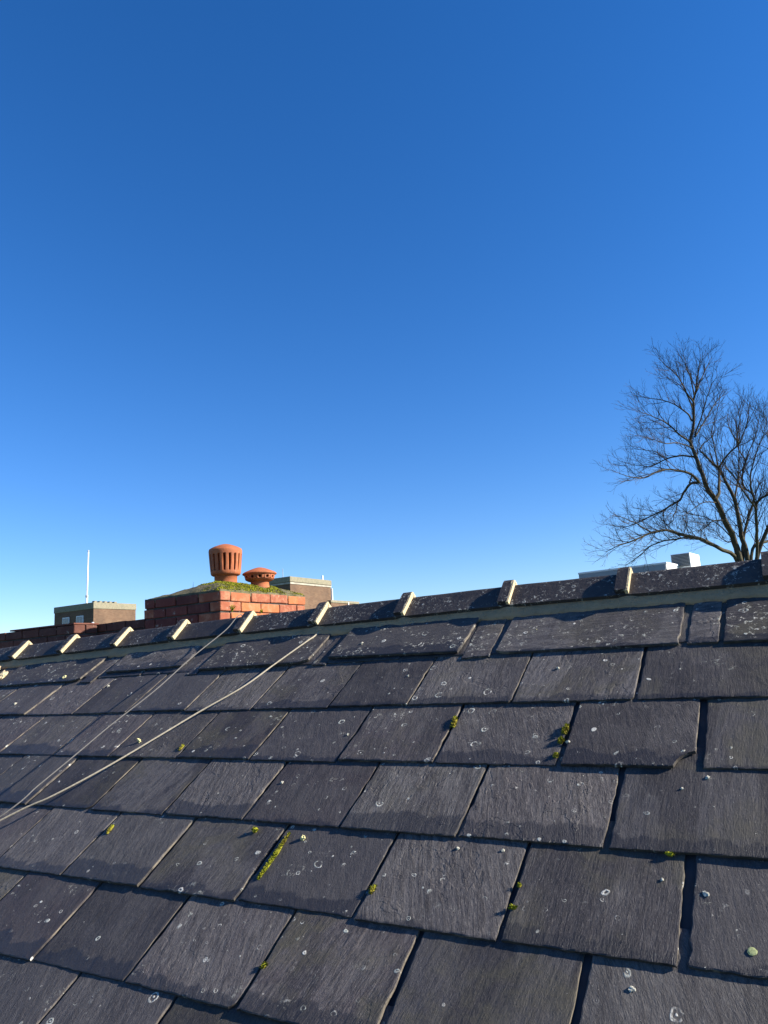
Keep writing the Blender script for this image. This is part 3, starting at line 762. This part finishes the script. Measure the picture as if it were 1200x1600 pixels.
def lathe(prof, seg, name, skip=None):
    vs, fs = [], []
    for (r, z) in prof:
        for k in range(seg):
            a = 2 * math.pi * k / seg; vs.append((r * math.cos(a), r * math.sin(a), z))
    for i in range(len(prof) - 1):
        for k in range(seg):
            if skip and skip(i, k): continue
            k2 = (k + 1) % seg; fs.append((i * seg + k, i * seg + k2, (i + 1) * seg + k2, (i + 1) * seg + k))
    return mesh(name, vs, fs, True)
def solid(o, t):
    md = o.modifiers.new('s', 'SOLIDIFY'); md.thickness = t; md.offset = -1
def pot_place(name, px, base_py, ydepth, drop=.012):
    """stand a pot on the flaunching so that its foot meets the dome"""
    nn = HH
    p = on_plane(px, base_py, C0 + HH * ydepth, HH); l = chim.matrix_world.inverted() @ p
    return chim.matrix_world @ Vector((l.x, ydepth, dome_h(l.x, ydepth) - drop)), l
PA, la = pot_place('a', 353, 912, .40)
pot = empty('chimney_pot', frame_at(PA))
tag(pot, 'tall terracotta chimney pot with upright slots and domed cap', 'chimney pot', 'terracotta pots on the chimney')
sc1 = 1.0
prof = [(.086, 0), (.088, .03), (.089, .080), (.104, .083), (.113, .089), (.117, .10), (.118, .112), (.1185, .116), (.124, .175), (.1295, .248), (.130, .254), (.131, .270), (.1305, .283), (.126, .294)]
SEG = 18 * 5
def skip_slot(i, k): return 7 <= i <= 8 and k % 5 in (1, 2)
b_ = link('body', lathe(prof, SEG, 'body', skip_slot), M_TERRA, pot); solid(b_, .014)
dprof = [(.1262, .2935), (.115, .301), (.095, .311), (.07, .3205), (.045, .329), (.02, .335), (.004, .337)]
b_ = link('cap', lathe(dprof, 48, 'cap'), M_TERRA, pot); solid(b_, .012)
PB, lb = pot_place('b', 406, 914, .66, .034)
pot2 = empty('chimney_vent', frame_at(PB))
tag(pot2, 'low mushroom shaped terracotta vent with round holes, behind the tall pot', 'chimney pot', 'terracotta pots on the chimney')
link('stem', lathe([(.080, -.03), (.076, .03), (.072, .062), (.078, .068)], 40, 'stem'), M_TERRA, pot2)
link('flare', lathe([(.066, .062), (.095, .070), (.113, .080), (.1155, .0838)], 48, 'flare'), M_TERRA, pot2)
def vent_band():
    vs, fs = [], []; NH, q = 12, 16
    for k in range(NH):
        a0 = 2 * math.pi * (k + .35) / NH; w = math.pi / NH; b0 = len(vs)
        for ring in range(2):
            for j in range(q):
                t = 2 * math.pi * (j + .5) / q; c, s_ = math.cos(t), math.sin(t)
                if ring == 0:
                    m_ = max(abs(c), abs(s_)); x, z = c / m_ * w, .099 + s_ / m_ * .0155
                    if abs(abs(c) - abs(s_)) < .2: x, z = math.copysign(w, c), .099 + math.copysign(.0155, s_)
                else: x, z = c * .0115 / .118, .099 + s_ * .0115
                r = .1155 + (z - .0835) / .031 * .008
                vs.append((r * math.cos(a0 + x), r * math.sin(a0 + x), z))
        for j in range(q):
            j2 = (j + 1) % q; fs.append((b0 + j, b0 + j2, b0 + q + j2, b0 + q + j))
    return mesh('vent_band', vs, fs, True)
vb = link('vent_band', vent_band(), M_TERRA, pot2); solid(vb, .010)
link('rim', lathe([(.1233, .114), (.125, .120), (.137, .1235), (.139, .129), (.1365, .1335)], 48, 'rim'), M_TERRA, pot2)
link('cap', lathe([(.1365, .1335), (.125, .142), (.10, .153), (.07, .165), (.045, .174), (.022, .180), (.003, .182)], 48, 'cap'), M_TERRA, pot2)

# ------------------------------------------------------------------ brick parapet left of the chimney
WP = C0 + HH * .06
def wall_u(px, py, p0): return (on_plane(px, py, p0, HH) - C0)
wr = on_plane(226, 966, WP, HH)
par = empty('parapet_wall', frame_at(wr))
tag(par, 'dark shaded brick parapet running left from the chimney stack', 'wall')
wl_ = on_plane(138, 973, WP, HH); LEN = (wr - wl_).dot(U)
LEN2 = LEN + 8
link('mortar_core', box_mesh('core', -LEN2, .2, .012, .21, -2.5, -.008), M_CORE, par)
for c in range(5):
    x = .12 if c % 2 else 0.0
    n_ = 0
    while x > -LEN - 1.2:
        put_brick(par, x - BRL / 2, BRD / 2, -(c + .5) * .075, False, tone=True); x -= P_
# nearer block of the parapet, its lit end turned to the sun
WN = WP - HH * .24
nc = on_plane(115.5, 975.5, WN, HH)
blk = empty('parapet_block', frame_at(nc))
tag(blk, 'stepped brick parapet at far left with one sunlit end', 'wall')
link('mortar_core', box_mesh('core', -9, -.012, .012, .226, -2.5, -.008), M_CORE, blk)
sx = on_plane(16, 989, WN, HH); STEP = (nc - sx).dot(U)
for c in range(5):
    x = -(BRD + JO) if c % 2 else 0.0
    while x > -9 + BRL:
        if not (c == 0 and x - BRL < -STEP - 3): put_brick(blk, x - BRL / 2, BRD / 2, -(c + .5) * .075, False, tone=True)
        x -= P_
        if x < -4.2: break
    if c % 2: put_brick(blk, -BRD / 2, BRL / 2, -(c + .5) * .075, True, False, True)
    else: put_brick(blk, -BRD / 2, BRD * 1.5 + JO, -(c + .5) * .075, True, True, True)
cp = link('capping_course', box_mesh('capping', -STEP, 0.004, -.004, .23, 0.0, .012), M_BRICK_OLD, blk)
pp = at_depth(145, 971.5, (WP - CAM).dot(fwd)); pq = on_plane(145, 972, WP - HH * .04, HH)
pipe = link('vent_pipe', mesh('vent_pipe', *tube([pq - Z * .6, pq - Z * .05, pq + Z * .0], [.011] * 3, 8), smooth=True), M_STEEL)
tag(pipe, 'slim pale pipe standing against the shaded parapet', 'pipe')

# ------------------------------------------------------------------ far buildings
def far_block(name, corner, lx, ly, htop, label, cat='building', band=.55, ang=0.0, mat=M_FARBRICK, coping=M_CONC):
    """corner = near top corner; box runs -x (along -U) and +y (along HH)"""
    c, s_ = math.cos(ang), math.sin(ang); x = U * c + HH * s_; y = -U * s_ + HH * c
    e = empty(name, frame_at(corner, x, y)); tag(e, label, cat)
    link('wall', box_mesh('wall', -lx, 0, 0, ly, -corner.z, -band), mat, e)
    if band: link('coping', box_mesh('coping', -lx - .05, .05, -.05, ly + .05, -band + .003, 0, .02), coping, e)
    return e
D1 = 60
LC = at_depth(146.5, 941, D1)
def len_on(px, py, corner, ang=0, axis='x'):
    c, s_ = math.cos(ang), math.sin(ang); x = U * c + HH * s_; y = -U * s_ + HH * c
    if axis == 'x': return (corner - on_plane(px, py, corner, y)).dot(x)
    return (on_plane(px, py, corner, x) - corner).dot(y)
lxa = len_on(85.5, 950, LC); lya = len_on(212, 945, LC, 0, 'y')
lbk = far_block('brick_building', LC, lxa, lya, 0, 'small brown brick roof house with two windows, below the white mast', band=.52)
for (a, b) in ((99, 109), (120.5, 131)):
    xa = -len_on(a, 965, LC); xb = -len_on(b, 965, LC)
    wn_ = link('window', box_mesh('window', xa, xb, -.10, -.01, -2.0, -.98), M_FRAME, lbk)
    for k in range(2):
        w0 = xa + .06 + (xb - xa - .06) / 2 * k
        link('pane', box_mesh('pane', w0, w0 + (xb - xa) / 2 - .09, -.115, -.102, -1.95, -1.04), M_GLASS, wn_)
for k in range(5):
    link('roof_vent', box_mesh('roof_vent', -.6 , -.3, .3 + k * .5, .55 + k * .5, -.01, .16), M_CONC, lbk)
MP = at_depth(135.2, 948, D1 + 2.5)
mt_ = at_depth(138.2, 862, D1 + 2.5); mast_h = (mt_ - MP).length
mast = empty('mast', Matrix.Translation(MP)); tag(mast, 'thin white mast standing on the small brown brick building', 'mast')
dv = (mt_ - MP)
link('pole', mesh('pole', *tube([Vector((0, 0, -1.2)), dv * .2, dv * .2 + dv * .01, dv], [.085, .085, .065, .052], 10), smooth=True), M_MAST, mast)
link('bracket', mesh('bracket', *tube([dv * .17, dv * .21], [.12, .12], 10)), M_STEEL, mast)
link('finial', mesh('finial', *tube([dv, dv * 1.012, dv * 1.03], [.04, .10, .03], 8)), M_STEEL, mast)

D2 = 46
RC = at_depth(453, 900.5, D2)
lxb = len_on(418, 905, RC); lyb = len_on(516.5, 907, RC, 0, 'y')
rb = far_block('brick_tower', RC, lxb + .6, lyb, 0, 'brown brick roof tower with pale concrete coping, right of the chimney', band=.34)
link('string_course', box_mesh('string', -lxb - .64, .035, -.035, lyb + .04, -.47, -.36), M_STONE, rb)
link('railing_post', box_mesh('post', -.3, -.22, lyb - .6, lyb - .52, 0, .34), M_FRAME, rb)
link('downpipe', box_mesh('downpipe', .002, .08, lyb + .01, lyb + .09, -4, -.55), M_FRAME, rb)
link('stub_post', mesh('stub', *tube([Vector((-.6, .05, 0)), Vector((-.6, .05, .55))], [.02, .02], 5)), M_STEEL, rb)
LWc = at_depth(517, 937.5, D2 + 3); lyc = len_on(560, 940.5, LWc, 0, 'y')
lw = far_block('brick_extension', LWc, 3, lyc, 0, 'low brown brick wall beyond the ridge, right of the brick tower', band=.18)
ps = len_on(543, 940, LWc, 0, 'y'); link('downpipe', box_mesh('pipe', .002, .07, ps, ps + .08, -3, -.1), M_FRAME, lw)

# white flat-roofed building with a rooftop unit
D3 = 52; WA = R(-7)
WC = at_depth(1040.5, 878, D3)
lxw = len_on(904.5, 898, WC, WA)
wb = far_block('white_building', WC, lxw, 9, 0, 'white flat roofed building seen beyond the ridge behind the bare tree', band=.14, ang=WA, mat=M_WHITE, coping=M_WHITE)
link('shade_panel', box_mesh('shade_panel', -lxw + .02, -.05, -.09, -.055, -3.0, -.16), M_WHITE_SHADE, wb)  # added panel that carries the shade painted on this face
HC = at_depth(1077, 863, D3 + 2.0)
hx = len_on(1047, 866, HC, WA); unit = empty('rooftop_unit', frame_at(HC, U * math.cos(WA) + HH * math.sin(WA), -U * math.sin(WA) + HH * math.cos(WA)))
tag(unit, 'box shaped rooftop plant unit with dark louvred side on the white building', 'plant unit')
link('casing', box_mesh('casing', -hx, 0, 0, 2.6, -1.9, 0, .02), M_WHITE, unit)
for k in range(9):
    link('louvre', box_mesh('louvre', -hx + .06, -.06, -.05, -.003, -.14 - k * .105, -.06 - k * .105), M_GREYMET, unit)

# ------------------------------------------------------------------ bare tree
TD = 27.0
tr = random.Random(11)
TC = at_depth(900 + 1040 / 4, 520 + 1390 / 4, TD)
def tp(X, Y, dz=0.0): return at_depth(900 + X / 4, 520 + Y / 4, TD + dz)
tree = empty('bare_tree', Matrix.Translation(Vector((TC.x, TC.y, 0))))
tag(tree, 'tall leafless tree with fine spreading twigs rising behind the ridge', 'tree')
ORG = Vector((TC.x, TC.y, 0))
LIMBS = [  # (points X, Y, depth), start radius, end radius   (zoom coordinates of the crown)
 ([(1020, 1400, 0), (985, 1290, 0), (930, 1170, -.2), (880, 1060, -.3), (820, 970, -.3), (780, 860, -.2), (745, 760, 0), (715, 680, .2), (735, 580, .3), (735, 450, .2), (748, 350, 0), (765, 250, -.2), (778, 150, -.3)], .20, .012),
 ([(715, 685, .2), (640, 630, -.3), (560, 560, -.8), (470, 520, -1.2), (400, 495, -1.4)], .055, .008),
 ([(727, 550, .3), (690, 500, .7), (600, 440, 1.2), (480, 410, 1.6), (380, 398, 1.9)], .050, .008),
 ([(738, 440, .2), (690, 370, -.2), (640, 280, -.6), (570, 210, -.9), (515, 160, -1.0)], .045, .008),
 ([(742, 650, .2), (800, 560, .6), (870, 440, 1.0), (925, 385, 1.2)], .045, .008),
 ([(750, 370, 0), (800, 250, .5), (845, 160, .8)], .035, .007),
 ([(770, 935, -.3), (735, 895, -.7), (690, 872, -1.0), (600, 855, -1.4), (520, 862, -1.8), (430, 905, -2.2), (340, 900, -2.5), (270, 880, -2.7)], .075, .010),
 ([(770, 935, -.3), (715, 945, .3), (680, 990, .8), (640, 1050, 1.1), (550, 1105, 1.5), (480, 1140, 1.8), (400, 1180, 2.1), (290, 1215, 2.4), (190, 1195, 2.6)], .075, .010),
 ([(710, 940, .3), (725, 880, .4)], .03, .024),
 ([(550, 1105, 1.5), (545, 1160, 1.3), (572, 1215, 1.1)], .03, .010),
 ([(745, 775, 0), (650, 770, .5), (560, 790, .9), (480, 830, 1.2), (380, 830, 1.5), (270, 800, 1.7)], .05, .008),
 ([(1000, 1410, 0), (900, 1350, -.6), (780, 1290, -1.0), (680, 1265, -1.4), (560, 1235, -1.8), (470, 1250, -2.1), (380, 1290, -2.4), (270, 1330, -2.6), (180, 1370, -2.7)], .125, .010),
 ([(470, 1250, -2.1), (400, 1205, -2.3), (320, 1165, -2.5), (220, 1140, -2.6)], .04, .008),
 ([(780, 1290, -1.0), (690, 1280, -.3), (560, 1300, .3), (470, 1330, .7), (400, 1390, 1.0), (330, 1440, 1.2)], .05, .010),
 ([(640, 1050, 1.1), (620, 1120, .9), (600, 1180, .7), (540, 1210, .6)], .03, .008),
 ([(1070, 1400, .2), (1040, 1290, .3), (1020, 1180, .4), (990, 1040, .5), (930, 920, .6), (890, 850, .7), (830, 790, .8), (770, 730, .9)], .14, .03),
 ([(770, 730, .9), (800, 690, 1.1), (855, 640, 1.2), (870, 550, 1.3)], .03, .01),
 ([(870, 1050, -.3), (893, 990, 0), (895, 900, .4), (890, 850, .7)], .055, .045),
 ([(890, 845, .7), (950, 760, .2), (1020, 690, -.2), (1070, 560, -.5), (1085, 440, -.6)], .055, .010),
 ([(1020, 690, -.2), (960, 600, 0), (945, 500, .2)], .03, .009),
 ([(1040, 1400, .3), (1050, 1270, .8), (1080, 1150, 1.1), (1110, 1030, 1.3), (1050, 960, 1.4), (1040, 900, 1.4), (1060, 800, 1.3), (1130, 620, 1.2), (1145, 470, 1.1)], .095, .010),
 ([(1130, 1380, -.5), (1130, 1200, -.9), (1125, 1080, -1.2), (1165, 1030, -1.4), (1220, 1005, -1.5), (1310, 930, -1.6), (1360, 780, -1.6), (1380, 600, -1.6)], .09, .012),
 ([(990, 1040, .5), (1010, 930, .9), (1020, 800, 1.3), (1010, 650, 1.6), (1000, 520, 1.8)], .055, .009),
 ([(1125, 1100, -1.2), (1060, 1010, -1.6), (990, 900, -1.8), (930, 820, -2.0), (900, 700, -2.1)], .05, .009),
 ([(1100, 1360, 0), (1200, 1300, .5), (1330, 1230, 1.0), (1480, 1200, 1.4), (1620, 1230, 1.7)], .10, .012),
 ([(1160, 1320, 0), (1230, 1150, -.3), (1290, 960, -.6), (1320, 760, -.8), (1330, 560, -1.0), (1335, 420, -1.1)], .13, .012),
 ([(1230, 1150, -.3), (1340, 1040, -.8), (1480, 950, -1.2), (1580, 820, -1.5)], .07, .010),
 ([(1290, 960, -.6), (1240, 820, .2), (1200, 660, .6), (1190, 520, .8)], .05, .009),
 ([(985, 1290, 0), (890, 1200, .8), (800, 1150, 1.4), (700, 1130, 1.9), (620, 1090, 2.2)], .035, .007),
 ([(736, 500, .3), (700, 400, .9), (650, 330, 1.3), (590, 290, 1.6), (520, 270, 1.8)], .035, .007),
 ([(742, 400, .1), (720, 300, -.5), (690, 210, -.8), (670, 140, -.9)], .035, .007),
 ([(745, 640, .2), (790, 500, -.5), (830, 370, -.9), (880, 270, -1.1)], .04, .008),
 ([(730, 720, .1), (650, 690, -.8), (560, 690, -1.4), (460, 660, -1.8), (400, 640, -2.0)], .035, .007),
 ([(560, 790, .9), (480, 740, 1.4), (400, 730, 1.7), (340, 710, 1.9)], .025, .007),
 ([(890, 850, .7), (870, 740, 1.4), (850, 620, 1.8), (880, 500, 2.0), (900, 400, 2.1)], .04, .008),
 ([(1060, 800, 1.3), (1010, 700, 1.9), (1020, 560, 2.2), (1050, 430, 2.3)], .035, .008),
 ([(1125, 1080, -1.2), (1090, 950, -1.6), (1110, 800, -1.9), (1170, 640, -2.0), (1190, 470, -2.0)], .045, .008),
 ([(880, 1060, -.3), (800, 1060, -1.2), (720, 1110, -1.8), (660, 1150, -2.1)], .03, .007),
 ([(930, 1170, -.2), (850, 1180, -1.2), (790, 1230, -1.8), (690, 1250, -2.1)], .03, .007),
 ([(1000, 1330, 0), (940, 1310, .8), (880, 1250, 1.6), (830, 1220, 2.2)], .03, .008),
]
twigs = MB()
def grow(P, r0, r1, lvl, out_dir):
    """side shoots along a polyline"""
    L = sum((P[i + 1] - P[i]).length for i in range(len(P) - 1))
    gap = {0: .20, 1: .17, 2: .13}[lvl]
    n = max(1, int(L / gap)); side = tr.random() * 6.3
    for k in range(n):
        f = (k + tr.random()) / n
        if lvl == 0 and f < .22: continue
        ff = f * (len(P) - 1); a = min(int(ff), len(P) - 2)
        p = P[a].lerp(P[a + 1], ff - a); t = (P[a + 1] - P[a]).normalized()
        side += 2.4 + tr.uniform(-.5, .5)
        b = t.orthogonal().normalized(); b.rotate(Matrix.Rotation(side, 3, t))
        an = tr.uniform(.38, .85)
        d = (t * math.cos(an) + b * math.sin(an)); d = (d + Z * (.22 if lvl < 2 else .12)).normalized()
        base = {0: 1.5, 1: .68, 2: .30}[lvl] * tr.uniform(.55, 1.2) * (1.2 - .75 * f)
        if lvl == 0: base *= min(1., .45 + L * .16)
        q = [p]; dd = d.copy(); seg = 5 if lvl == 0 else (4 if lvl == 1 else 2)
        for s_ in range(seg):
            dd = (dd + Vector((tr.gauss(0, .12), tr.gauss(0, .12), tr.gauss(.03, .10)))).normalized()
            q.append(q[-1] + dd * base / seg)
        rr0 = max(.004, (r0 + (r1 - r0) * f) * .45); rr0 = min(rr0, {0: .016, 1: .0075, 2: .0042}[lvl]); rr1 = {0: .0046, 1: .0034, 2: .0024}[lvl]
        rads = [rr0 + (rr1 - rr0) * i / seg for i in range(seg + 1)]
        twigs.add(tube(q, rads, 4 if lvl == 0 else 3, cap=False))
        if lvl < 2: grow(q, rr0, rr1, lvl + 1, out_dir)
trunk = [ORG + Vector((0, 0, -.2)), ORG + Vector((0.05, 0, .8)), ORG + Vector((.1, 0, 2.5)), ORG + Vector((.05, .05, 4.4)), TC + Vector((0, 0, -2.0)), tp(1040, 1480, .1)]
Q = smooth_path([p - ORG for p in trunk], 30)
link('trunk', mesh('trunk', *tube(Q, [.40 * (1 - .35 * i / 30) + .2 * max(0, 1 - i / 4) for i in range(31)], 14), smooth=True), M_BARK, tree)
for i, (pts, r0, r1) in enumerate(LIMBS):
    P = [tp(*p) - ORG for p in pts]
    base_limb = pts[0][1] >= 1300
    if base_limb: P = [Vector((0.05, 0.05, TC.z - 1.6)) + Vector((tr.uniform(-.15, .15), tr.uniform(-.15, .15), 0))] + P
    Q = smooth_path(P, len(P) * 4)
    Q = [q + Vector((nz(j * .35, i), nz(j * .35, i + 30), nz(j * .35, i + 60))) * .035 * (j > 0) for j, q in enumerate(Q)]
    rads = [r0 * .60 * (1 - j / (len(Q) - 1)) ** .9 + r1 * .75 for j in range(len(Q))]
    link('limb', mesh('limb', *tube(Q, rads, 8), smooth=True), M_BARK, tree)
    if r0 > .031 or r1 < .02: grow(Q, r0, r1, 0, None)
cr = link('crown', twigs.mesh('crown'), M_TWIG, tree)
print('TWIG FACES', len(twigs.f))
